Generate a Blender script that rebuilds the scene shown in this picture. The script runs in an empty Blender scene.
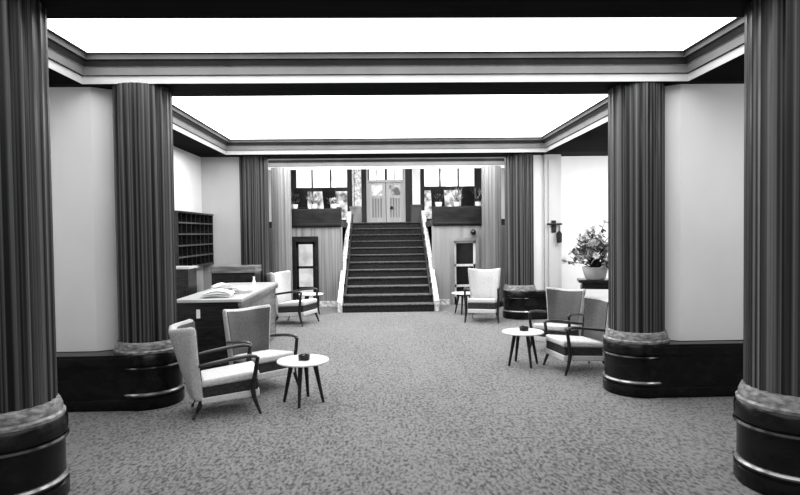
import bpy, bmesh, math, random
from mathutils import Vector, Matrix
random.seed(7)
D = bpy.data
C = bpy.context.scene.collection
PI = math.pi

# ------------------------------------------------------------------ camera
F = 570.0
CAM = Vector((-0.085, 0.0, 1.87))
yaw, tilt, roll = math.radians(1.6), math.radians(1.50), math.radians(0.7)
fw = Vector((math.sin(yaw) * math.cos(tilt), math.cos(yaw) * math.cos(tilt), -math.sin(tilt)))
r0 = Vector((math.cos(yaw), -math.sin(yaw), 0))
u0 = r0.cross(fw)
UP = u0 * math.cos(roll) + r0 * math.sin(roll)
RT = r0 * math.cos(roll) - u0 * math.sin(roll)
cd = D.cameras.new('camera')
cd.sensor_width = 36.0
cd.lens = 36.0 * F / 800.0
cd.clip_start = 0.05
cam = D.objects.new('camera', cd)
C.objects.link(cam)
M = Matrix((RT, UP, -fw)).transposed().to_4x4()
M.translation = CAM
cam.matrix_world = M
bpy.context.scene.camera = cam


# ------------------------------------------------------------------ materials
def nodes_of(name):
    m = D.materials.new(name)
    m.use_nodes = True
    nt = m.node_tree
    b = nt.nodes['Principled BSDF']
    return m, nt, b


def gray(v):
    return (v, v, v, 1)


def mat(name, a, b=None, rough=0.6, scale=(8, 8, 8), detail=4.0, bump=0.0, spec=0.3, metal=0.0, lo=0.35, hi=0.65, coat=0.0):
    """grey material, mottled between values a and b by object-space noise stretched by scale"""
    m, nt, bs = nodes_of(name)
    b = a * 1.15 if b is None else b
    tc = nt.nodes.new('ShaderNodeTexCoord')
    mp = nt.nodes.new('ShaderNodeMapping')
    mp.inputs['Scale'].default_value = scale
    nz = nt.nodes.new('ShaderNodeTexNoise')
    nz.inputs['Scale'].default_value = 1.0
    nz.inputs['Detail'].default_value = detail
    rp = nt.nodes.new('ShaderNodeValToRGB')
    rp.color_ramp.elements[0].position = lo
    rp.color_ramp.elements[1].position = hi
    rp.color_ramp.elements[0].color = gray(a)
    rp.color_ramp.elements[1].color = gray(b)
    L = nt.links.new
    L(tc.outputs['Object'], mp.inputs['Vector'])
    L(mp.outputs['Vector'], nz.inputs['Vector'])
    L(nz.outputs['Fac'], rp.inputs['Fac'])
    L(rp.outputs['Color'], bs.inputs['Base Color'])
    bs.inputs['Roughness'].default_value = rough
    bs.inputs['Specular IOR Level'].default_value = spec
    bs.inputs['Metallic'].default_value = metal
    bs.inputs['Coat Weight'].default_value = coat
    bs.inputs['Coat Roughness'].default_value = 0.15
    if bump:
        bp = nt.nodes.new('ShaderNodeBump')
        bp.inputs['Strength'].default_value = bump
        bp.inputs['Distance'].default_value = 0.01
        L(nz.outputs['Fac'], bp.inputs['Height'])
        L(bp.outputs['Normal'], bs.inputs['Normal'])
    return m


def emit(name, v, strength, var=0.0, scale=1.0):
    m, nt, bs = nodes_of(name)
    nt.nodes.remove(bs)
    e = nt.nodes.new('ShaderNodeEmission')
    e.inputs['Strength'].default_value = strength
    tc = nt.nodes.new('ShaderNodeTexCoord')
    nz = nt.nodes.new('ShaderNodeTexNoise')
    nz.inputs['Scale'].default_value = scale
    rp = nt.nodes.new('ShaderNodeValToRGB')
    rp.color_ramp.elements[0].position = 0.38
    rp.color_ramp.elements[1].position = 0.62
    rp.color_ramp.elements[0].color = gray(v * (1 - var))
    rp.color_ramp.elements[1].color = gray(v)
    nt.links.new(tc.outputs['Object'], nz.inputs['Vector'])
    nt.links.new(nz.outputs['Fac'], rp.inputs['Fac'])
    nt.links.new(rp.outputs['Color'], e.inputs['Color'])
    nt.links.new(e.outputs[0], nt.nodes['Material Output'].inputs['Surface'])
    return m


def carpet_mat():
    m, nt, bs = nodes_of('carpet')
    L = nt.links.new
    tc = nt.nodes.new('ShaderNodeTexCoord')
    v = nt.nodes.new('ShaderNodeTexVoronoi')
    v.inputs['Scale'].default_value = 36.0
    v.inputs['Randomness'].default_value = 1.0
    n1 = nt.nodes.new('ShaderNodeTexNoise')
    n1.inputs['Scale'].default_value = 40.0
    n1.inputs['Detail'].default_value = 3.0
    n2 = nt.nodes.new('ShaderNodeTexNoise')
    n2.inputs['Scale'].default_value = 0.7
    n3 = nt.nodes.new('ShaderNodeTexNoise')
    n3.inputs['Scale'].default_value = 220.0
    mp = nt.nodes.new('ShaderNodeMapping')
    mp.inputs['Scale'].default_value = (1.0, 0.5, 1.0)
    L(tc.outputs['Object'], mp.inputs['Vector'])
    for n in (v, n1, n2, n3):
        L(mp.outputs['Vector'], n.inputs['Vector'])
    a = nt.nodes.new('ShaderNodeMath'); a.operation = 'MULTIPLY_ADD'
    L(v.outputs['Color'], a.inputs[0]); a.inputs[1].default_value = 0.22
    L(n1.outputs['Fac'], a.inputs[2])
    b = nt.nodes.new('ShaderNodeMath'); b.operation = 'MULTIPLY_ADD'
    L(n3.outputs['Fac'], b.inputs[0]); b.inputs[1].default_value = 0.45
    L(a.outputs[0], b.inputs[2])
    c = nt.nodes.new('ShaderNodeMath'); c.operation = 'MULTIPLY_ADD'
    L(n2.outputs['Fac'], c.inputs[0]); c.inputs[1].default_value = 0.18
    L(b.outputs[0], c.inputs[2])
    rp = nt.nodes.new('ShaderNodeValToRGB')
    rp.color_ramp.elements[0].position = 0.73
    rp.color_ramp.elements[1].position = 0.99
    rp.color_ramp.elements[0].color = gray(CARPET[0])
    rp.color_ramp.elements[1].color = gray(CARPET[1])
    L(c.outputs[0], rp.inputs['Fac'])
    L(rp.outputs['Color'], bs.inputs['Base Color'])
    bs.inputs['Roughness'].default_value = 0.9
    bs.inputs['Specular IOR Level'].default_value = 0.1
    bs.inputs['Sheen Weight'].default_value = 0.3
    bs.inputs['Sheen Roughness'].default_value = 0.5
    bp = nt.nodes.new('ShaderNodeBump')
    bp.inputs['Strength'].default_value = 0.6
    bp.inputs['Distance'].default_value = 0.012
    L(b.outputs[0], bp.inputs['Height'])
    L(bp.outputs['Normal'], bs.inputs['Normal'])
    return m


CARPET = (0.02, 0.195)
m_carpet = carpet_mat()
m_white = mat('white_plaster', 0.78, 0.84, 0.7, (2, 2, 2))
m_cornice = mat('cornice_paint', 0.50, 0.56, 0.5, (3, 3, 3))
m_cove = mat('cove_recess_shade', 0.030, 0.04, 0.6, (3, 3, 3))  # shade of the recessed cornice band, put into its colour
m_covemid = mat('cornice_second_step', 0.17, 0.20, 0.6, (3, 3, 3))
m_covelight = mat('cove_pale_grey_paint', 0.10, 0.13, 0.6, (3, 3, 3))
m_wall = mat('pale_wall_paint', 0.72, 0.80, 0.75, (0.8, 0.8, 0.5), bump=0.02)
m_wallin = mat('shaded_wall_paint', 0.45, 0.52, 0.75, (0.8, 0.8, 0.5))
m_brightwall = mat('bright_wall_paint', 0.74, 0.82, 0.75, (0.8, 0.8, 0.8))
m_dark = mat('dark_beam_veneer', 0.005, 0.011, 0.8, (2, 14, 14), spec=.12)
m_soffit = mat('dark_soffit_paint', 0.004, 0.007, 0.9, (3, 3, 3), spec=.1)
m_col = mat('figured_dark_veneer', 0.006, 0.17, 0.42, (40, 40, 0.08), detail=8.0, lo=0.38, hi=0.70, spec=.3, coat=0.08)
m_colpale = mat('pale_column_veneer', 0.14, 0.24, 0.25, (14, 14, 0.3), coat=0.5)
m_plinth = mat('black_lacquer', 0.006, 0.014, 0.25, (5, 5, 8), spec=.3, coat=0.12)
m_plinthband = mat('polished_band', 0.22, 0.34, 0.22, (6, 6, 6), metal=0.6)
m_collar = mat('brushed_collar', 0.12, 0.34, 0.4, (16, 16, 40), detail=6.0)
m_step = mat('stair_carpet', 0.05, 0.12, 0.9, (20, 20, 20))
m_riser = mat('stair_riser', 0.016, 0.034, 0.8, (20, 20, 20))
m_stringer = mat('mottled_pale_stone', 0.36, 0.80, 0.45, (16, 16, 16), detail=3.0)
m_panelling = mat('ribbed_wall_panelling', 0.15, 0.30, 0.6, (26, 26, 0.3))
m_panelright = mat('plain_wall_panelling', 0.24, 0.32, 0.6, (8, 8, 0.3))
m_parapet = mat('dark_parapet_wood', 0.012, 0.025, 0.4, (3, 3, 10))
m_woodd = mat('dark_polished_wood', 0.014, 0.035, 0.3, (5, 5, 30), coat=0.2)
m_rackshelf = mat('dark_shelf_edge', 0.05, 0.09, 0.5, (3, 22, 3))
m_woodm = mat('mid_grey_wood', 0.12, 0.24, 0.35, (3, 3, 22), coat=0.3)
m_fabric = mat('pale_woven_fabric', 0.38, 0.52, 0.9, (60, 60, 60), bump=0.15)
m_fabric_seat = mat('pale_seat_fabric', 0.48, 0.62, 0.9, (60, 60, 60), bump=0.12)
m_fabric_in = mat('grey_woven_fabric', 0.085, 0.125, 0.9, (70, 70, 70), bump=0.15)
m_fabric_band = mat('dark_seat_band_fabric', 0.035, 0.06, 0.9, (40, 40, 40))
m_tabletop = mat('pale_laminate', 0.72, 0.80, 0.25, (5, 5, 5))
m_desk = mat('desk_top_laminate', 0.42, 0.58, 0.3, (2, 18, 4), coat=0.3)
m_paper = mat('white_paper', 0.82, 0.9, 0.8, (10, 10, 10))
m_black = mat('black_glazed_ceramic', 0.008, 0.014, 0.25, (10, 10, 10))
m_leaf = mat('mid_leaf', 0.06, 0.34, 0.45, (9, 9, 9), lo=0.3, hi=0.7)
m_leaf_pale = mat('pale_leaf', 0.25, 0.70, 0.5, (11, 11, 11))
m_leaf_dark = mat('dark_leaf', 0.012, 0.06, 0.5, (11, 11, 11))
m_petal = mat('white_petal', 0.75, 0.85, 0.7, (20, 20, 20))
m_soil = mat('dark_soil', 0.02, 0.05, 0.9, (30, 30, 30))
m_pot = mat('pale_glazed_pot', 0.50, 0.62, 0.3, (6, 6, 6))
m_metal = mat('dark_bronze', 0.03, 0.06, 0.35, (8, 8, 8), metal=0.5)
m_doorpale = mat('pale_door_paint', 0.55, 0.68, 0.5, (14, 14, 0.6))
m_doorgroove = mat('door_panel_shade', 0.30, 0.42, 0.5, (14, 14, 0.6))
m_darkhall = mat('dark_hall_wall', 0.05, 0.09, 0.6, (4, 4, 1))
m_hallgrey = mat('hall_grey_wall', 0.20, 0.30, 0.6, (4, 4, 1))
m_glassdark = mat('dark_glass', 0.010, 0.03, 0.08, (2, 2, 2))
e_ceil = emit('luminous_ceiling', 1.0, 4.0, 0.03, 0.6)
e_ceil_dim = emit('luminous_ceiling_dim', 1.0, 1.8, 0.03, 0.6)
e_win = emit('window_daylight', 1.0, 2.2, 0.5, 2.2)
e_win2 = emit('window_daylight_dim', 0.9, 1.1, 0.8, 4.0)
e_door = emit('lit_door_glass', 0.9, 0.75, 0.35, 3.0)
e_lamp = emit('lamp_glow', 1.0, 3.0)


# ------------------------------------------------------------------ mesh helpers
class MB:
    def __init__(self):
        self.bm = bmesh.new()
        self.mats = []
        self.cur = 0

    def m(self, material):
        if material not in self.mats:
            self.mats.append(material)
        self.cur = self.mats.index(material)
        return self

    def face(self, vs):
        try:
            f = self.bm.faces.new(vs)
            f.material_index = self.cur
            return f
        except ValueError:
            return None

    def box(self, x0, x1, y0, y1, z0, z1, mtx=None):
        co = [(x0, y0, z0), (x1, y0, z0), (x1, y1, z0), (x0, y1, z0), (x0, y0, z1), (x1, y0, z1), (x1, y1, z1), (x0, y1, z1)]
        vs = [self.bm.verts.new((mtx @ Vector(c)) if mtx else c) for c in co]
        for q in ((3, 2, 1, 0), (4, 5, 6, 7), (0, 1, 5, 4), (1, 2, 6, 5), (2, 3, 7, 6), (3, 0, 4, 7)):
            self.face([vs[i] for i in q])
        return self

    def prism(self, poly, z0, z1):
        """plan polygon extruded in z"""
        lo = [self.bm.verts.new((x, y, z0)) for x, y in poly]
        hi = [self.bm.verts.new((x, y, z1)) for x, y in poly]
        n = len(poly)
        for i in range(n):
            j = (i + 1) % n
            self.face([lo[i], lo[j], hi[j], hi[i]])
        self.face(hi)
        self.face(lo[::-1])
        return self

    def sideprism(self, poly, x0, x1):
        """(y,z) polygon extruded in x"""
        lo = [self.bm.verts.new((x0, y, z)) for y, z in poly]
        hi = [self.bm.verts.new((x1, y, z)) for y, z in poly]
        n = len(poly)
        for i in range(n):
            j = (i + 1) % n
            self.face([lo[i], lo[j], hi[j], hi[i]])
        self.face(hi)
        self.face(lo[::-1])
        return self

    def lathe(self, prof, seg=32, c=(0, 0, 0), flute=None):
        """prof: list of (r,z). flute=(n,depth)"""
        rings = []
        for r, z in prof:
            ring = []
            for k in range(seg):
                a = 2 * PI * k / seg
                rr = r
                if flute:
                    rr = r - flute[1] * abs(math.sin(a * flute[0] / 2)) ** 0.8
                ring.append(self.bm.verts.new((c[0] + rr * math.cos(a), c[1] + rr * math.sin(a), c[2] + z)))
            rings.append(ring)
        for i in range(len(rings) - 1):
            for k in range(seg):
                j = (k + 1) % seg
                self.face([rings[i][k], rings[i][j], rings[i + 1][j], rings[i + 1][k]])
        self.face(rings[0][::-1])
        self.face(rings[-1])
        return self

    def tube(self, pts, rad, seg=10, flat=None):
        """rounded bar along pts; rad is number or list; flat=(wide,thin) ratio multipliers across/up"""
        pts = [Vector(p) for p in pts]
        n = len(pts)
        if not isinstance(rad, (list, tuple)):
            rad = [rad] * n
        rings = []
        for i, p in enumerate(pts):
            t = (pts[min(i + 1, n - 1)] - pts[max(i - 1, 0)]).normalized()
            ref = Vector((0, 0, 1)) if abs(t.z) < 0.9 else Vector((1, 0, 0))
            s = t.cross(ref).normalized()
            u = s.cross(t).normalized()
            a1, a2 = (flat if flat else (1, 1))
            rings.append([self.bm.verts.new(p + s * (rad[i] * a1 * math.cos(2 * PI * k / seg)) + u * (rad[i] * a2 * math.sin(2 * PI * k / seg))) for k in range(seg)])
        for i in range(n - 1):
            for k in range(seg):
                j = (k + 1) % seg
                self.face([rings[i][k], rings[i][j], rings[i + 1][j], rings[i + 1][k]])
        self.face(rings[0][::-1])
        self.face(rings[-1])
        return self

    def rings(self, x0, x1, y0, y1, prof):
        """mitred rectangular frame: prof = [(inset, z, material)]"""
        prev = None
        for ins, z, mm in prof:
            ring = [self.bm.verts.new(c) for c in ((x0 + ins, y0 + ins, z), (x1 - ins, y0 + ins, z), (x1 - ins, y1 - ins, z), (x0 + ins, y1 - ins, z))]
            if prev:
                self.m(mm)
                for k in range(4):
                    j = (k + 1) % 4
                    self.face([prev[j], prev[k], ring[k], ring[j]])
            prev = ring
        return self

    def leaf(self, base, tip, width, up):
        base, tip = Vector(base), Vector(tip)
        d = tip - base
        s = d.cross(Vector(up))
        if s.length < 1e-5:
            s = Vector((1, 0, 0))
        s = s.normalized() * width * 0.5
        nrm = s.cross(d).normalized() * (width * 0.18)
        v = [self.bm.verts.new(q) for q in (base, base + d * 0.35 + s, base + d * 0.75 + s * 0.7, tip, base + d * 0.75 - s * 0.7, base + d * 0.35 - s, base + d * 0.5 - nrm)]
        for a, b in ((0, 1), (1, 2), (2, 3), (3, 4), (4, 5), (5, 0)):
            self.face([v[a], v[b], v[6]])
        return self

    def build(self, name, material=None, parent=None, smooth=False, bevel=0, subsurf=0, loc=None):
        if material is not None and not self.mats:
            self.mats = [material]
        me = D.meshes.new(name)
        bmesh.ops.recalc_face_normals(self.bm, faces=self.bm.faces)
        self.bm.to_mesh(me)
        self.bm.free()
        for mm in self.mats:
            me.materials.append(mm)
        if smooth:
            for p in me.polygons:
                p.use_smooth = True
        o = D.objects.new(name, me)
        C.objects.link(o)
        if parent:
            o.parent = parent
        if loc:
            o.location = loc
        if bevel:
            b = o.modifiers.new('bevel', 'BEVEL')
            b.width = bevel
            b.segments = 2
            b.limit_method = 'ANGLE'
        if subsurf:
            s = o.modifiers.new('subsurf', 'SUBSURF')
            s.levels = s.render_levels = subsurf
        if smooth and not subsurf:
            try:
                me.set_sharp_from_angle(angle=math.radians(38))
            except Exception:
                pass
        return o


def tag(o, label=None, cat=None, group=None, kind=None):
    if label: o['label'] = label
    if cat: o['category'] = cat
    if group: o['group'] = group
    if kind: o['kind'] = kind
    return o


def thing(name, label, cat, loc=(0, 0, 0), rz=0, group=None):
    o = D.objects.new(name, None)
    o.empty_display_size = 0.1
    C.objects.link(o)
    o.location = loc
    o.rotation_euler = (0, 0, rz)
    tag(o, label, cat, group, 'thing')
    return o


def dup(root, loc, rz, label):
    r = root.copy()
    C.objects.link(r)
    r.location = loc
    r.rotation_euler = (0, 0, rz)
    r['label'] = label
    for ch in list(root.children):
        c = ch.copy(); C.objects.link(c); c.parent = r
        for g in ch.children:
            d = g.copy(); C.objects.link(d); d.parent = c
    return r


def struct(name, mb, material=None, parent=None, **kw):
    o = mb.build(name, material, parent, **kw)
    if parent is None:
        o['kind'] = 'structure'
    return o


# ------------------------------------------------------------------ dimensions
H = 3.50
CX = 2.84                      # column axis
RS, RD = 0.305, 0.368          # shaft and drum radius
Y1, Y2, Y3 = 4.04, 6.54, 12.25
B1, B2, B3 = (3.74, 4.365), (6.23, 6.80), (11.75, 12.45)
COF = 3.29
YS = 14.60                     # wall either side of the stairs
YB = 19.4                      # back wall of the upper hall
ZM = 2.19                      # upper landing level
BACK = -2.2

# ------------------------------------------------------------------ setting
struct('floor', MB().box(-6.4, 6.4, BACK, 20.2, -0.1, 0), m_carpet)
# ceiling above everything, with openings filled by luminous panels
c = MB()
c.box(-6.4, 6.4, BACK, YS + 0.3, 3.9, 4.0)
struct('ceiling', c, m_soffit)
for i, (a, b) in enumerate((B1, B2, B3)):
    struct('trim_%d' % (i + 1), MB().box(-6.0, 6.0, a, b, H, 3.89), m_dark)
bays = [(BACK + 0.3, B1[0]), (B1[1], B2[0]), (B2[1], B3[0]), (B3[1], YS)]
n = 4
for (a, b) in bays:
    for s in (-1, 1):
        x0, x1 = sorted((s * COF, s * 6.0))
        struct('trim_%d' % n, MB().box(x0, x1, a + .001, b - .001, H, 3.89), m_soffit)
        n += 1
panel_labels = ['luminous white ceiling panel directly above the camera, in front of the first dark beam',
                'wide luminous white ceiling panel in the front coffer, between the first two dark beams',
                'luminous white ceiling panel in the long middle coffer, just beyond the second dark beam',
                'luminous white ceiling panel in the short last coffer before the staircase']
for i, (a, b) in enumerate(bays):
    k = MB()
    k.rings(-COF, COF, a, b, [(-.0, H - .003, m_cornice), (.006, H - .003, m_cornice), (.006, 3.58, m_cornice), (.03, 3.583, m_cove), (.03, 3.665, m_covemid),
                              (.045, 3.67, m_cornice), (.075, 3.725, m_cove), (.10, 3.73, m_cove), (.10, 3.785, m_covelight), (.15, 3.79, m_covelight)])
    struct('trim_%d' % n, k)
    n += 1
    p = MB().box(-COF + .14, COF - .14, a + .14, b - .14, 3.788, 3.80).build('ceiling_light', e_ceil if i else e_ceil_dim)
    tag(p, panel_labels[i], 'ceiling light', 'luminous coffer panels', 'thing')


# transverse walls beside the columns (pale panels)
def nib(sgn, name):
    pts = [(3.00, 6.52), (3.06, 6.50), (3.27, 6.36), (5.6, 6.36), (5.6, 6.78), (3.00, 6.78)]
    poly = [(sgn * x, y) for x, y in pts]
    struct(name, MB().prism(poly if sgn > 0 else poly[::-1], 0.60, H), m_wall)


nib(-1, 'wall_left_panel')
nib(1, 'wall_right_panel')
struct('wall_left_front', MB().box(-5.75, -5.6, BACK, 6.78, 0, H), m_wall)
struct('wall_right_front', MB().box(5.6, 5.75, BACK, 6.78, 0, H), m_wall)
struct('wall_behind', MB().box(-5.75, 5.75, BACK - .15, BACK, 0, 3.9), m_wall)
struct('wall_left_middle', MB().box(-4.05, -3.9, 6.78, 12.1, 0, H), m_wall)
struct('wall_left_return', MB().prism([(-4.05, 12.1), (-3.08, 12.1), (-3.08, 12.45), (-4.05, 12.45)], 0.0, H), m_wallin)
# right: short return with pilaster, then a bright recess wall
struct('wall_right_return', MB().box(3.08, 3.72, 12.2, 12.45, 0, H), m_wall)
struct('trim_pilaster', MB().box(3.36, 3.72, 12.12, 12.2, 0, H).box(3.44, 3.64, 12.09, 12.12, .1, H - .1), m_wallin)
struct('wall_right_recess', MB().box(3.72, 5.75, 12.45, 12.6, 0, H), m_brightwall)
struct('wall_right_middle', MB().box(5.6, 5.75, 6.78, 12.45, 0, H), m_brightwall)
# stair hall
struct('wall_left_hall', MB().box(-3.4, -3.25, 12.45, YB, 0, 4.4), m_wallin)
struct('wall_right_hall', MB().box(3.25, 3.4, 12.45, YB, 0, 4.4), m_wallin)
struct('wall_hall_fascia', MB().box(-3.25, 3.25, YS, YS + .15, H + .02, 4.4), m_dark)
struct('ceiling_hall', MB().box(-3.4, 3.4, YS + .15, YB + .15, 4.4, 4.5), m_hallgrey)
k = MB()
k.box(-3.4, -3.12, YB, YB + .15, 0, 4.4).box(-1.22, -.66, YB, YB + .15, 0, 4.4).box(-3.12, -1.22, YB, YB + .15, 0, 2.25)
k.box(.66, 1.22, YB, YB + .15, 0, 4.4).box(3.12, 3.4, YB, YB + .15, 0, 4.4).box(1.22, 3.12, YB, YB + .15, 0, 2.25)
k.box(-.66, .66, YB, YB + .15, 0, ZM).box(-.66, .66, YB, YB + .15, 4.15, 4.4)
k.box(-3.12, -1.22, YB, YB + .15, 4.2, 4.4).box(1.22, 3.12, YB, YB + .15, 4.2, 4.4)
struct('wall_back', k, m_darkhall)


# walls either side of the stairs, with a door each
def stair_wall(name, x0, x1, d0, d1, dz, m):
    k = MB()
    k.box(x0, d0, YS, YS + .15, 0, 2.03).box(d1, x1, YS, YS + .15, 0, 2.03).box(d0, d1, YS, YS + .15, dz, 2.03)
    struct(name, k, m)


stair_wall('wall_stair_left', -3.25, -1.15, -2.42, -1.76, 1.80, m_panelling)
stair_wall('wall_stair_right', 1.15, 3.25, 1.62, 2.36, 1.72, m_panelright)
# upper floor either side and landing
struct('floor_upper', MB().box(-3.25, -1.15, YS + .15, YB, 2.03, ZM).box(1.15, 3.25, YS + .15, YB, 2.03, ZM).box(-1.15, 1.15, 17.75, YB, 2.03, ZM), m_darkhall)
struct('trim_parapet_left', MB().box(-2.75, -1.18, YS - .03, YS + .12, 2.03, 2.50).box(-2.75, -1.18, YS - .06, YS - .03, 2.06, 2.12), m_parapet, bevel=.008)
struct('trim_parapet_right', MB().box(1.18, 2.75, YS - .03, YS + .12, 2.03, 2.52).box(1.18, 2.75, YS - .06, YS - .03, 2.06, 2.12), m_parapet, bevel=.008)
# skirting strip
struct('baseboard_stair_left', MB().box(-1.75, -1.2, YS - .03, YS, 0, .14), m_stringer)
struct('baseboard_stair_right', MB().box(1.2, 1.6, YS - .03, YS, 0, .14), m_stringer)


# windows in the back wall of the upper hall
def window(num, x0, x1):
    z0, z1 = 2.25, 4.2
    fr = MB()
    fr.box(x0, x0 + .09, YB + .0, YB + .1, z0, z1).box(x1 - .09, x1, YB, YB + .1, z0, z1).box(x0, x1, YB, YB + .1, z0, z0 + .08).box(x0, x1, YB, YB + .1, z1 - .08, z1)
    fr.box(x0, x1, YB - .03, YB + .1, 3.30, 3.42)
    xs = [x0 + (x1 - x0) * t for t in (.33, .66)]
    for x in xs:
        fr.box(x - .025, x + .025, YB + .01, YB + .09, z0, z1)
    f = struct('window_%d' % num, fr, m_darkhall)
    MB().box(x0 + .05, x1 - .05, YB + .11, YB + .13, 3.40, z1 - .02).build('upper_pane', e_win, f)
    MB().box(x0 + .05, x1 - .05, YB + .11, YB + .13, z0 + .02, 3.32).build('lower_pane', e_win2, f)


window(1, -3.12, -1.22)
window(2, 1.22, 3.12)

# upper double door
d = MB()
d.box(-.66, -.60, YB - .045, YB + .1, ZM, 4.155).box(.60, .66, YB - .045, YB + .1, ZM, 4.155).box(-.66, .66, YB - .04, YB + .1, 3.58, 3.66).box(-.66, .66, YB - .04, YB + .1, 4.07, 4.15)
d = struct('door_1', d, m_doorpale)
for s in (-1, 1):
    lf = MB()
    a, b = (.01, .60) if s > 0 else (-.60, -.01)
    w = .06
    lf.box(a, b, YB + .02, YB + .07, ZM + .02, ZM + .2).box(a, b, YB + .02, YB + .07, 3.50, 3.57)
    lf.box(a, a + .11, YB + .012, YB + .074, ZM + .001, 3.575).box(b - .11, b, YB + .012, YB + .074, ZM + .001, 3.575).box(a, b, YB + .018, YB + .068, 3.04, 3.14)
    for q in range(5):
        xx = a + .11 + q * (b - a - .22) / 4
        lf.box(xx - .022, xx + .022, YB + .03, YB + .06, ZM + .2, 3.05)
    leaf = lf.build('door_leaf', m_doorpale, d)
    MB().box(a + .08, b - .08, YB + .055, YB + .068, ZM, 3.57).build('door_panel', m_doorgroove, leaf)
    g = MB().box(a + .1, b - .1, YB + .045, YB + .055, 3.13, 3.51)
    g.build('glass', m_glassdark if False else e_win2, leaf)
    MB().box(a + .04, b - .03, YB + .05, YB + .06, 3.66, 4.07).build('transom_pane', e_win, d)
    MB().box(s * .30 - .02 if s < 0 else .28, s * .30 + .02 if s < 0 else .32, YB + .0, YB + .06, 3.66, 4.07).build('glazing_bar', m_doorpale, d)
kb = MB().lathe([(.005, 0), (.045, .01), (.05, .03), (.03, .05)], 12)
kn = kb.build('door_knob', m_metal, d, smooth=True)
kn.location = (.19, YB + .0, 2.72)
kn.rotation_euler = (PI / 2, 0, 0)


# doors under the upper floor
def low_door(num, x0, x1, z1, framem, glassm, inner):
    y0, y1 = YS - .04, YS + .16
    f = MB().m(framem).box(x0, x0 + .09, y0, y1, 0, z1).box(x1 - .09, x1, y0, y1, 0, z1).box(x0 + .09, x1 - .09, y0, y1, z1 - .14 if num == 2 else z1 - .08, z1)
    d = struct('door_%d' % num, f)
    a, b, t = x0 + .09, x1 - .09, (z1 - .14 if num == 2 else z1 - .08)
    lf = MB().box(a, a + .06, YS + .03, YS + .08, 0.01, t).box(b - .06, b, YS + .03, YS + .08, 0.01, t).box(a, b, YS + .03, YS + .08, 0.01, .2)
    lf.box(a, b, YS + .03, YS + .08, t - .06, t).box(a, b, YS + .03, YS + .08, .98, 1.04).box(a, b, YS + .03, YS + .08, .45, .51)
    leaf = lf.build('door_leaf', inner, d)
    for z0, z2 in ((.2, .45), (.51, .98), (1.04, t - .06)):
        MB().box(a + .05, b - .05, YS + .05, YS + .06, z0, z2).build('pane', glassm, leaf)
    h = MB().box(b - .055, b - .02, YS - .0, YS + .03, .88, 1.02).build('door_handle', m_metal, d)
    return d


low_door(2, -2.42, -1.76, 1.80, m_parapet, e_door, m_parapet)
low_door(3, 1.62, 2.36, 1.72, m_hallgrey, m_glassdark, m_doorpale)

# ------------------------------------------------------------------ columns
seg = 216


def column_parts(root, sgn, run):
    sh = MB().lathe([(RS, .70), (RS, H - .001)], seg, flute=(24, .011))
    sh.build('shaft', m_col, root, smooth=True)
    col = MB().lathe([(RS - .02, .595), (RS + .05, .598), (RS + .052, .62), (RS + .036, .635), (RS + .034, .665), (RS + .02, .70), (RS + .012, .715), (RS - .02, .72)], 64)
    col.build('collar', m_collar, root, smooth=True)
    prof = [(RD - .01, 0), (RD, .02), (RD, .12), (RD - .02, .13), (RD - .02, .47), (RD, .48), (RD, .57), (RD - .02, .60)]
    MB().lathe(prof, 72).build('plinth', m_plinth, root, smooth=True)
    for z in (.165, .445):
        MB().lathe([(RD - .03, z - .02), (RD - .005, z - .016), (RD + .006, z), (RD - .005, z + .016), (RD - .03, z + .02)], 72).build('plinth_band', m_plinthband if z < .3 else m_plinth, root, smooth=True)


def column(x, y, label, run=0):
    root = thing('column', label, 'column', (x, y, 0), 0, 'dark fluted lobby columns')
    column_parts(root, 1 if x > 0 else -1, run)
    if run:
        sg = 1 if x > 0 else -1
        x0, x1 = sorted((x, x + sg * run))
        k = MB().box(x0, x1, y - RD + .02, y + .2, 0, .595).box(x0, x1, y - RD, y, .02, .12).box(x0, x1, y - RD, y, .48, .57)
        struct('baseboard_' + ('right' if sg > 0 else 'left') + ('_far' if y > 9 else '_near'), k, m_plinth, bevel=.006)
    return root


column(-2.74, Y1, 'dark grained column nearest the camera on the reception desk side, cut by the frame')
column(2.87, Y1, 'dark grained column nearest the camera on the potted plant side, cut by the frame')
column(-2.75, Y2 - .07, 'dark fluted column on a black plinth behind the nearest pale armchair', 2.7)
column(CX, Y2, 'dark fluted column on a banded black plinth, hiding part of the tall potted plant', 2.7)
column(-CX, Y3, 'slim-looking dark column behind the reception desk and the low dark cabinet')
column(CX, Y3, 'slim-looking dark column on a black plinth beside the wall lamp', .86)
for s, lb in ((-1, 'pale polished column beside the lit glazed door under the gallery'), (1, 'pale polished column beside the dark-paned door under the gallery')):
    root = thing('pale_column', lb, 'column', (s * 2.62, 14.25, 0), 0, 'pale columns by the stairs')
    MB().lathe([(.245, .12), (.245, H - .005)], 144, flute=(18, .010)).build('shaft', m_colpale, root, smooth=True)
    MB().lathe([(.29, 0), (.29, .1), (.25, .125)], 48).build('base', m_plinth, root, smooth=True)

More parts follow.
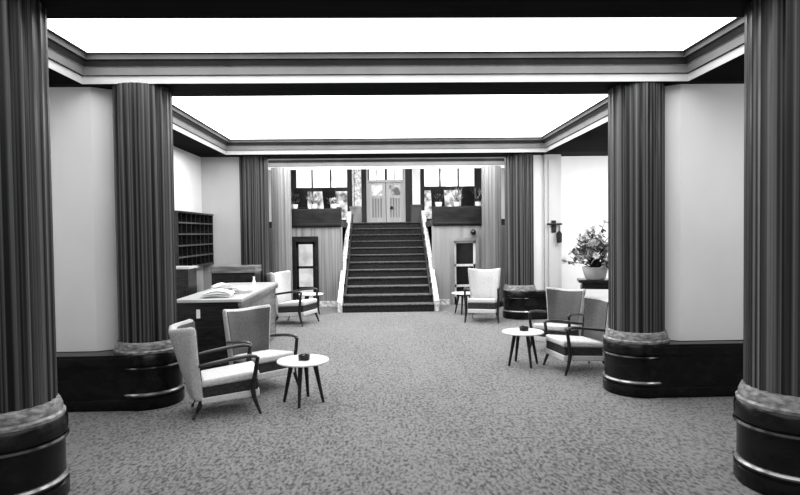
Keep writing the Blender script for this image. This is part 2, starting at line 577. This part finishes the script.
# ------------------------------------------------------------------ staircase
st = thing('staircase', 'wide dark carpeted staircase rising to the pale double door', 'staircase', (0, 13.4, 0))
NS, RUN = 12, 4.35 / 12
RISE = ZM / NS
SW = 1.08
for i in range(NS):
    y0 = i * RUN
    k = MB()
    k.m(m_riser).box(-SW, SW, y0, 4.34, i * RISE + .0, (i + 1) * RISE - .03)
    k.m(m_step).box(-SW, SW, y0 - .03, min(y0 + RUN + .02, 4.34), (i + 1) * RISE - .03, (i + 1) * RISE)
    k.build('step', None, st, bevel=.006)
for s in (-1, 1):
    x0, x1 = sorted((s * 1.085, s * 1.2))
    k = MB().sideprism([(-.02, 0), (4.34, 0), (4.34, ZM + .36), (.02, .30), (-.02, .26)], x0, x1)
    sg = k.build('stringer_wall', m_stringer, st, bevel=.012)
    for t in (.16, .42, .68):
        y = t * 4.3
        z = .30 + t * (ZM + .06)
        xx = s * 1.085
        MB().box(min(xx, xx - s * .05), max(xx, xx - s * .05), y - .03, y + .03, z - .14, z - .05).build('rail_bracket', m_metal, sg)
    xx = s * 1.03
    MB().tube([(xx, .3, .34), (xx, 4.2, ZM + .26)], .022, 10).build('handrail', m_metal, sg)

# pale upright panels flanking the head of the stairs
struct('trim_left_landing', MB().box(-1.02, -.80, 18.6, 18.72, ZM, 4.39).box(-1.10, -1.04, 18.62, 18.7, ZM, 4.39), m_stringer)
struct('trim_right_landing', MB().box(.86, 1.12, 18.6, 18.72, 2.75, 4.39), m_white)
k = MB()
k.box(.80, 1.15, 18.3, 18.75, ZM, 2.75)
tag(k.box(.78, 1.17, 18.28, 18.77, 2.70, 2.76).build('cabinet', m_darkhall), 'dark low cupboard beside the pale door at the head of the stairs', 'cabinet')
k = MB()
k.box(-1.15, -.80, 18.15, 18.5, ZM, 2.70)
tag(k.box(-1.17, -.78, 18.13, 18.52, 2.66, 2.72).build('pedestal', m_hallgrey), 'grey pedestal beside the mottled upright panel at the stair head', 'pedestal')


# ------------------------------------------------------------------ armchairs
def back_surface(u, v, off, zlo=.17, ztop=.915, shrink=0.0):
    """u -1..1 across, v 0..1 up. chair faces +X"""
    w = (.255 + .105 * v ** 1.2) * (1 - shrink)
    x = -.235 - .235 * v
    a = abs(u)
    t = max(0, (a - .45) / .55)
    wing = t * t * (3 - 2 * t) * (.03 + .17 * v ** 1.3)
    z = zlo + (ztop - zlo) * v + .05 * (a ** 2) * v ** 3
    y = w * u * (1 - .10 * t * v)
    return Vector((x + wing + off, y, z))


def make_backrest(parent, m):
    nu, nv = 14, 10
    b = MB().m(m)
    fr, bk = [], []
    for j in range(nv + 1):
        v = j / nv
        fr.append([b.bm.verts.new(back_surface(-1 + 2 * i / nu, v, 0.0)) for i in range(nu + 1)])
        th = -.115 + .025 * v
        bk.append([b.bm.verts.new(back_surface(-1 + 2 * i / nu, v, th) + Vector((0, (.02 if i == nu else -.02 if i == 0 else 0), 0))) for i in range(nu + 1)])
    for j in range(nv):
        for i in range(nu):
            b.face([fr[j][i], fr[j][i + 1], fr[j + 1][i + 1], fr[j + 1][i]])
            b.face([bk[j][i + 1], bk[j][i], bk[j + 1][i], bk[j + 1][i + 1]])
        b.face([fr[j][0], fr[j + 1][0], bk[j + 1][0], bk[j][0]])
        b.face([fr[j][nu], bk[j][nu], bk[j + 1][nu], fr[j + 1][nu]])
    for i in range(nu):
        b.face([fr[0][i + 1], fr[0][i], bk[0][i], bk[0][i + 1]])
        b.face([fr[nv][i], fr[nv][i + 1], bk[nv][i + 1], bk[nv][i]])
    return b.build('backrest', m, parent, smooth=True, subsurf=1)


def make_backcushion(parent, m):
    nu, nv = 12, 8
    b = MB().m(m)
    fr, bk = [], []
    for j in range(nv + 1):
        v = .28 + .68 * j / nv
        row, row2 = [], []
        for i in range(nu + 1):
            u = -.90 + 1.8 * i / nu
            e = min(1, (1 - abs(u) / .90) * 4) * min(1, (1 - abs(2 * j / nv - 1)) * 3)
            row.append(b.bm.verts.new(back_surface(u, v, .006 + .022 * e)))
            row2.append(b.bm.verts.new(back_surface(u, v, -.03)))
        fr.append(row); bk.append(row2)
    for j in range(nv):
        for i in range(nu):
            b.face([fr[j][i], fr[j][i + 1], fr[j + 1][i + 1], fr[j + 1][i]])
            b.face([bk[j][i + 1], bk[j][i], bk[j + 1][i], bk[j + 1][i + 1]])
        b.face([fr[j][0], fr[j + 1][0], bk[j + 1][0], bk[j][0]])
        b.face([fr[j][nu], bk[j][nu], bk[j + 1][nu], fr[j + 1][nu]])
    for i in range(nu):
        b.face([fr[0][i + 1], fr[0][i], bk[0][i], bk[0][i + 1]])
        b.face([fr[nv][i], fr[nv][i + 1], bk[nv][i + 1], bk[nv][i]])
    return b.build('back_cushion', m, parent, smooth=True)


def seat_block(x0, x1, hw, zb0, zb1, zf0, zf1):
    """block with a floor that rises to the front: back heights zb, front heights zf"""
    b = MB()
    co = [(x0, -hw, zb0), (x1, -hw, zf0), (x1, hw, zf0), (x0, hw, zb0), (x0, -hw, zb1), (x1, -hw, zf1), (x1, hw, zf1), (x0, hw, zb1)]
    vs = [b.bm.verts.new(c) for c in co]
    for q in ((3, 2, 1, 0), (4, 5, 6, 7), (0, 1, 5, 4), (1, 2, 6, 5), (2, 3, 7, 6), (3, 0, 4, 7)):
        b.face([vs[i] for i in q])
    return b


def make_chair(loc, rz, label, inner):
    t = thing('armchair', label, 'armchair', loc, rz, 'open-armed lobby armchairs')
    bk = make_backrest(t, m_fabric)
    c = make_backcushion(bk, inner)
    if inner is m_fabric_in:
        c['label'] = 'darker grey inner back cushion'
    seat_block(-.25, .335, .262, .31, .385, .355, .445).build('seat', m_fabric_seat, t, smooth=True, bevel=.028)
    s = seat_block(-.23, .315, .258, .215, .31, .25, .355).build('seat_band', m_fabric_band, t)
    s['label'] = 'dark band under the seat cushion'
    seat_block(-.25, .33, .265, .145, .215, .175, .25).build('seat_rail', m_fabric_seat, t, bevel=.012)
    for q in (-1, 1):
        y = q * .315
        a = MB().tube([(-.27, q * .305, .55), (-.17, y, .568), (.05, y, .60), (.23, y, .615), (.29, y, .605), (.315, y, .575)], [.022, .026, .028, .028, .025, .02], 12, flat=(1.15, .7))
        ar = a.build('armrest', m_woodd, t, smooth=True)
        l = MB().tube([(.31, y, .60), (.285, y, .45), (.255, q * .30, .26), (.275, q * .30, .15), (.33, q * .315, 0)], [.02, .022, .026, .022, .014], 10)
        l.build('leg', m_woodd, t, smooth=True)
        l = MB().tube([(-.24, q * .23, .2), (-.27, q * .235, .12), (-.33, q * .245, 0)], [.026, .023, .015], 10)
        l.build('leg', m_woodd, t, smooth=True)
    return t


R = math.radians
A = make_chair((-1.81, 6.12, 0), R(20), 'pale winged armchair seen side-on, nearest the camera, in front of the column plinth', m_fabric_in)
Bc = dup(A, (-1.61, 7.02, 0), R(-48), 'armchair with dark grey inner back, turned to the round table in front of reception desk')
E = dup(A, (2.50, 7.60, 0), R(190), 'pale armchair seen side-on, its back against the banded column plinth')
Fc = dup(A, (2.60, 8.80, 0), R(180 + 50), 'armchair with grey inner back, next to the tall potted plant and behind another armchair')
G = make_chair((1.98, 11.9, 0), R(180 + 75), 'small-looking all-pale armchair by the dark-paned door beneath the gallery', m_fabric)
Dc = dup(G, (-1.95, 11.95, 0), R(-22), 'small-looking all-pale armchair beyond the reception desk, near the lit glazed door')
G.scale = Dc.scale = (1.08, 1.08, 1.14)


# ------------------------------------------------------------------ round tables
def make_table(loc, rz, label):
    t = thing('round_table', label, 'table', loc, rz, 'round pale-topped coffee tables')
    MB().lathe([(.27, .448), (.285, .455), (.288, .465), (.282, .474), (.27, .476)], 56).build('tabletop', m_tabletop, t, smooth=True)
    MB().lathe([(.13, .425), (.15, .43), (.15, .447), (.1, .448)], 32).build('underframe', m_woodd, t, smooth=True)
    for k in range(4):
        a = PI / 4 + k * PI / 2
        MB().tube([(.13 * math.cos(a), .13 * math.sin(a), .44), (.22 * math.cos(a), .22 * math.sin(a), 0)], [.027, .016], 10).build('leg', m_woodd, t, smooth=True)
    return t


T1 = make_table((-1.0, 6.32, 0), R(40), 'round pale-topped table with dark splayed legs, beside the nearest armchair')
T2 = dup(T1, (1.84, 7.88, 0), R(60), 'round pale-topped table with ashtray, beside the two armchairs near the potted plant')
T3 = dup(T1, (1.74, 13.0, 0), R(20), 'tiny-looking round table in front of the dark-paned door')
T4 = dup(T1, (-1.80, 13.3, 0), R(20), 'tiny-looking round table in front of the lit glazed door')


def ashtray(loc, label):
    t = thing('ashtray', label, 'ashtray', loc, 0, 'black table ashtrays')
    MB().lathe([(.052, 0), (.062, .005), (.066, .05), (.06, .056), (.05, .05), (.045, .02), (.01, .018)], 28).build('bowl', m_black, t, smooth=True)
    MB().box(-.012, .012, -.07, .07, .05, .058).build('cigarette_rest', m_black, t)
    return t


ashtray((-.985, 6.30, .477), 'black ashtray on the round table beside the nearest armchair')
ashtray((1.86, 7.90, .477), 'black ashtray on the round table near the potted plant')

# ------------------------------------------------------------------ reception area
t = thing('reception_desk', 'long reception desk with pale top and dark end panel behind the armchairs', 'desk', (0, 0, 0))
DX0, DX1, DY0, DY1 = -2.92, -2.02, 7.75, 10.4
MB().box(DX0, DX1, DY0, DY1, .955, 1.0).build('desk_top', m_desk, t, bevel=.008)
MB().box(DX1 - .10, DX1 - .05, DY0 + .06, DY1 - .05, .0, .955).build('front_panel', m_woodm, t)
MB().box(DX0 + .05, DX1 - .05, DY0 + .03, DY0 + .08, .0, .955).build('end_panel', m_woodd, t)
MB().box(DX0 + .05, DX1 - .05, DY1 - .08, DY1 - .03, .0, .955).build('end_panel', m_woodd, t)
MB().box(DX1 - .05, DX1 + .0, DY0, DY1, .90, .955).build('edge_trim', m_woodm, t)
MB().box(-2.64, -2.59, DY0 + .02, DY0 + .03, .74, .86).build('notice_card', m_paper, t)['label'] = 'small white card on the end panel'

pap = [(-2.45, 8.05, 8, 'open white newspaper spread on the near end of the reception desk', .42, .34),
       (-2.30, 8.55, -20, 'white ledger lying open in the middle of the reception desk', .36, .30),
       (-2.68, 9.15, 30, 'loose white sheets at the rear edge of the reception desk', .32, .26)]
for x, y, rz, lb, w, dd in pap:
    b = MB()
    for li in range(3):
        nu = 10
        rows = []
        for j in range(2):
            rows.append([b.bm.verts.new((-w / 2 + w * i / nu + .012 * li, (-dd / 2 if j == 0 else dd / 2) + .01 * li, .004 + .02 * li + .05 * abs(math.sin(PI * i / nu)) * (1 if li else .5))) for i in range(nu + 1)])
        for i in range(nu):
            b.face([rows[0][i], rows[0][i + 1], rows[1][i + 1], rows[1][i]])
    o = b.build('newspaper' if 'news' in lb else 'ledger' if 'ledger' in lb else 'paper', m_paper, None, smooth=True)
    o.location = (x, y, 1.001)
    o.rotation_euler = (0, 0, R(rz))
    md = o.modifiers.new('solid', 'SOLIDIFY'); md.thickness = .003
    tag(o, lb, 'paper', 'papers on the reception desk', 'thing')
v = thing('bud_vase', 'slender white bud vase at the far end of the reception desk', 'vase', (-2.34, 9.9, 1.0))
MB().lathe([(.03, 0), (.035, .02), (.025, .06), (.015, .11), (.02, .14)], 20).build('body', m_paper, v, smooth=True)

# key rack
k = thing('pigeonhole_rack', 'dark wooden pigeonhole key rack on the wall behind the reception desk', 'rack', (0, 0, 0))
RX0, RX1, RY0, RY1, RZ0, RZ1 = -3.899, -3.66, 10.0, 12.05, 1.27, 2.30
MB().box(RX0, RX0 + .03, RY0, RY1, RZ0, RZ1).build('back_panel', m_parapet, k)
cs = MB().box(RX0, RX1, RY0, RY0 + .03, RZ0, RZ1).box(RX0, RX1, RY1 - .03, RY1, RZ0, RZ1).box(RX0, RX1, RY0, RY1, RZ0, RZ0 + .03).box(RX0, RX1 + .02, RY0 - .02, RY1 + .0, RZ1 - .03, RZ1)
cs.build('case', m_woodd, k)
for i in range(1, 5):
    z = RZ0 + i * (RZ1 - RZ0) / 5
    MB().box(RX0 + .03, RX1, RY0 + .03, RY1 - .03, z - .014, z + .014).build('shelf', m_rackshelf, k)
for i in range(1, 8):
    y = RY0 + i * (RY1 - RY0) / 8
    MB().box(RX0 + .03, RX1 - .02, y - .008, y + .008, RZ0 + .03, RZ1 - .03).build('divider', m_woodd, k)

# dark upright cupboard and low cabinet
k = thing('cupboard', 'dark upright cupboard with pale top edge, half hidden behind the column', 'cupboard', (0, 0, 0))
MB().box(-3.86, -3.16, 9.0, 9.42, 0, 1.34).build('body', m_woodd, k, bevel=.01)
MB().box(-3.88, -3.14, 8.98, 9.44, 1.34, 1.37).build('top', m_desk, k)
MB().box(-3.58, -3.20, 8.985, 9.0, .1, 1.28).build('door', m_woodd, k, bevel=.006)
MB().box(-3.25, -3.23, 8.965, 8.985, .7, .82).build('handle', m_metal, k)
k = thing('low_cabinet', 'low dark cabinet with greyer top at the foot of the slim column', 'cabinet', (0, 0, 0))
MB().box(-3.46, -2.62, 11.2, 11.72, 0, 1.12).build('body', m_woodd, k, bevel=.01)
MB().box(-3.48, -2.60, 11.18, 11.74, 1.12, 1.25).build('top', m_woodm, k, bevel=.008)
for x in (-3.45, -3.05):
    dd = MB().box(x, x + .40, 11.185, 11.2, .08, 1.06).build('door', m_woodd, k, bevel=.006)
    MB().box(x + .19, x + .23, 11.165, 11.185, .78, .80).build('handle', m_metal, dd)

# ------------------------------------------------------------------ plant side
k = thing('plant_stand', 'dark narrow stand carrying the tall potted plant by the bright wall', 'stand', (3.70, 9.75, 0), R(-14))
MB().box(-.42, .42, -.2, .2, .97, 1.02).build('stand_top', m_woodd, k, bevel=.008)
MB().box(-.36, .36, -.15, .15, .86, .97).build('apron', m_woodd, k)
for x in (-.34, .34):
    for y in (-.14, .14):
        MB().tube([(x, y, .9), (x * 1.03, y * 1.05, 0)], [.024, .014], 8).build('leg', m_woodd, k, smooth=True)

pl = thing('potted_plant', 'large bushy potted plant with pale blooms against the bright wall', 'plant', (3.56, 9.75, 1.02))
pl.scale = (1.25, 1.25, 1.25)
MB().lathe([(.11, 0), (.135, .02), (.165, .12), (.175, .17), (.16, .175), (.15, .14), (.02, .14)], 32).build('pot', m_pot, pl, smooth=True)
MB().lathe([(.148, .14), (.148, .155), (.02, .16)], 24).build('soil', m_soil, pl)
rng = random.Random(3)
stem, lv, fl = MB(), MB(), MB()
for i in range(60):
    a = rng.uniform(0, 2 * PI)
    el = rng.uniform(.12, 1.0)
    ln = rng.uniform(.28, .74)
    rad = ln * (1 - el * .72) * 1.0
    top = Vector((rad * math.cos(a), rad * math.sin(a), .16 + ln * el * 1.0))
    mid = Vector((rad * .35 * math.cos(a), rad * .35 * math.sin(a), .16 + ln * el * .62))
    stem.tube([(.03 * math.cos(a), .03 * math.sin(a), .15), mid, top], [.007, .006, .003], 5)
    for j in range(9):
        tt = rng.uniform(.35, 1.0)
        p = mid.lerp(top, tt)
        dr = Vector((rng.uniform(-1, 1), rng.uniform(-1, 1), rng.uniform(-.6, .8))).normalized()
        lv.m(m_leaf if rng.random() < .75 else m_leaf_pale)
        lv.leaf(p, p + dr * rng.uniform(.07, .14), rng.uniform(.035, .06), (0, 0, 1))
    if i % 4 == 0:
        for j in range(7):
            q = 2 * PI * j / 7
            fl.leaf(top, top + Vector((.05 * math.cos(q), -.02, .05 * math.sin(q))), .04, (0, 1, 0))
stem.build('stems', m_leaf_dark, pl)
lv.build('foliage', None, pl)
fl.build('blossoms', m_petal, pl)

k = thing('door_lamp', 'small dark round fitting on the wall above the dark-paned door', 'lamp', (2.20, YS, 1.86))
MB().box(-.03, .03, -.05, 0, -.03, .03).build('bracket', m_metal, k)
MB().lathe([(.02, -.07), (.06, -.04), (.075, 0), (.06, .04), (.02, .07)], 20, c=(0, -.078, 0)).build('globe', m_metal, k, smooth=True)
# wall lamp on the pilaster
k = thing('wall_lamp', 'small dark bracket wall lamp hung on the pilaster by the bright wall', 'lamp', (3.54, 12.09, 1.95))
MB().box(-.05, .05, -.02, 0, -.12, .14).build('back_plate', m_metal, k, bevel=.006)
MB().tube([(-.16, -.07, .06), (.16, -.07, .06)], .022, 10).build('cross_bar', m_metal, k, smooth=True)
MB().tube([(0, -.01, .06), (0, -.07, .06)], .014, 8).build('arm', m_metal, k, smooth=True)
MB().lathe([(.035, -.34), (.055, -.33), (.06, -.14), (.03, -.10), (.012, -.08), (.012, .05)], 20, c=(.10, -.07, 0)).build('lantern', m_metal, k, smooth=True)


# ------------------------------------------------------------------ gallery furniture
def gallery_chair(loc, rz, label):
    t = thing('dining_chair', label, 'chair', loc, rz, 'dark chairs up on the gallery')
    MB().box(-.22, .22, -.22, .22, .42, .47).build('seat', m_parapet, t, bevel=.02)
    b = MB()
    nu = 6
    f, g = [], []
    for j in range(5):
        z = .47 + .13 * j
        for arr, o in ((f, 0), (g, .05)):
            arr.append([b.bm.verts.new((-.2 + .4 * i / nu, .18 + o + .03 * j - .05 * (1 - (2 * i / nu - 1) ** 2) * -1, z + (.03 * (1 - (2 * i / nu - 1) ** 2) if j == 4 else 0))) for i in range(nu + 1)])
    for j in range(4):
        for i in range(nu):
            b.face([f[j][i], f[j][i + 1], f[j + 1][i + 1], f[j + 1][i]])
            b.face([g[j][i + 1], g[j][i], g[j + 1][i], g[j + 1][i + 1]])
        b.face([f[j][0], f[j + 1][0], g[j + 1][0], g[j][0]])
        b.face([f[j][nu], g[j][nu], g[j + 1][nu], f[j + 1][nu]])
    for i in range(nu):
        b.face([f[4][i], f[4][i + 1], g[4][i + 1], g[4][i]])
        b.face([f[0][i + 1], f[0][i], g[0][i], g[0][i + 1]])
    b.build('backrest', m_parapet, t, smooth=True)
    for x in (-.19, .19):
        for y in (-.19, .19):
            MB().tube([(x, y, .43), (x * 1.05, y * 1.05, 0)], [.02, .014], 8).build('leg', m_parapet, t, smooth=True)
    return t


g1 = gallery_chair((-2.60, 17.4, ZM), R(190), 'dark chair on the gallery, nearest the pale column by the lit door')
dup(g1, (-1.62, 17.3, ZM), R(165), 'dark chair on the gallery beside the stair head, above the ribbed panelling')
dup(g1, (2.42, 17.3, ZM), R(185), 'dark chair on the gallery above the dark-paned door')
dup(g1, (1.66, 17.6, ZM), R(160), 'dark chair on the gallery nearest the white upright panel')


def gallery_plant(loc, label, seed, leafm, spread, high):
    t = thing('potted_fern', label, 'plant', loc, 0, 'pot plants along the gallery ledge')
    MB().lathe([(.05, 0), (.07, .01), (.085, .10), (.075, .10), (.01, .09)], 20).build('pot', m_pot, t, smooth=True)
    rg = random.Random(seed)
    b = MB()
    for i in range(60):
        a = rg.uniform(0, 2 * PI)
        d = Vector((math.cos(a) * spread * rg.uniform(.2, 1), math.sin(a) * spread * .5 * rg.uniform(.2, 1), high * rg.uniform(.15, 1)))
        p = Vector((0, 0, .09))
        q = p + d
        b.m(leafm if rg.random() < .7 else m_leaf)
        b.leaf(p + d * .4, q, rg.uniform(.03, .06), (0, 0, 1) if abs(d.z) < .2 else (1, 0, 0))
    b.build('fronds', None, t)
    t.scale = (1.1, 1.1, 1.2)
    return t


zp = 2.50
gallery_plant((-1.86, YS + .05, zp), 'pale-leaved pot plant on the ledge above the lit glazed door', 1, m_leaf_pale, .22, .30)
gallery_plant((-1.36, YS + .05, zp), 'mixed-leaf pot plant on the ledge nearest the stairs, above ribbed panelling', 2, m_leaf_pale, .18, .16)
gallery_plant((-2.36, YS + .05, zp), 'dark-leaved pot plant on the ledge beside the pale column, above lit door', 5, m_leaf_dark, .16, .26)
zp = 2.52
gallery_plant((1.80, YS + .05, zp), 'pale flowering pot plant on the ledge above the dark-paned door', 3, m_leaf_pale, .2, .34)
gallery_plant((2.36, YS + .05, zp), 'large dark-leaved pot plant on the ledge, next to the pale flowering one', 4, m_leaf_dark, .24, .34)
gallery_plant((1.33, YS + .05, zp), 'dark-leaved pot plant on the ledge nearest the stairs and white panel', 6, m_leaf_dark, .16, .24)


# ------------------------------------------------------------------ lights
def area(name, loc, rot, sx, sy, power):
    l = D.lights.new(name, 'AREA')
    l.shape = 'RECTANGLE'
    l.size, l.size_y = sx, sy
    l.energy = power
    o = D.objects.new(name, l)
    C.objects.link(o)
    o.location = loc
    o.rotation_euler = rot
    return o


area('recess_light', (4.7, 10.6, 3.45), (R(25), 0, 0), 1.2, 2.0, 130)
area('desk_light', (-3.3, 9.6, 3.45), (0, 0, 0), .5, 3.0, 25)
area('hall_light', (0, 16.6, 4.35), (R(25), 0, 0), 4.5, 2.4, 260)
area('stair_light', (0, 13.5, 3.75), (0, 0, 0), 5.4, 1.2, 150)
for s in (-1, 1):
    area('front_side_fill', (s * 4.6, 4.6, 3.48), (R(30), 0, 0), 1.2, 1.2, 44 if s > 0 else 30)  # added fill to brighten the pale wall panels, no fixture there

w = D.worlds.new('world')
bpy.context.scene.world = w
w.use_nodes = True
w.node_tree.nodes['Background'].inputs[0].default_value = gray(.5)
w.node_tree.nodes['Background'].inputs[1].default_value = .15
sc = bpy.context.scene
sc.view_settings.view_transform = 'Standard'
sc.view_settings.look = 'Medium High Contrast'
sc.view_settings.exposure = 0.0
sc.cycles.max_bounces = 8
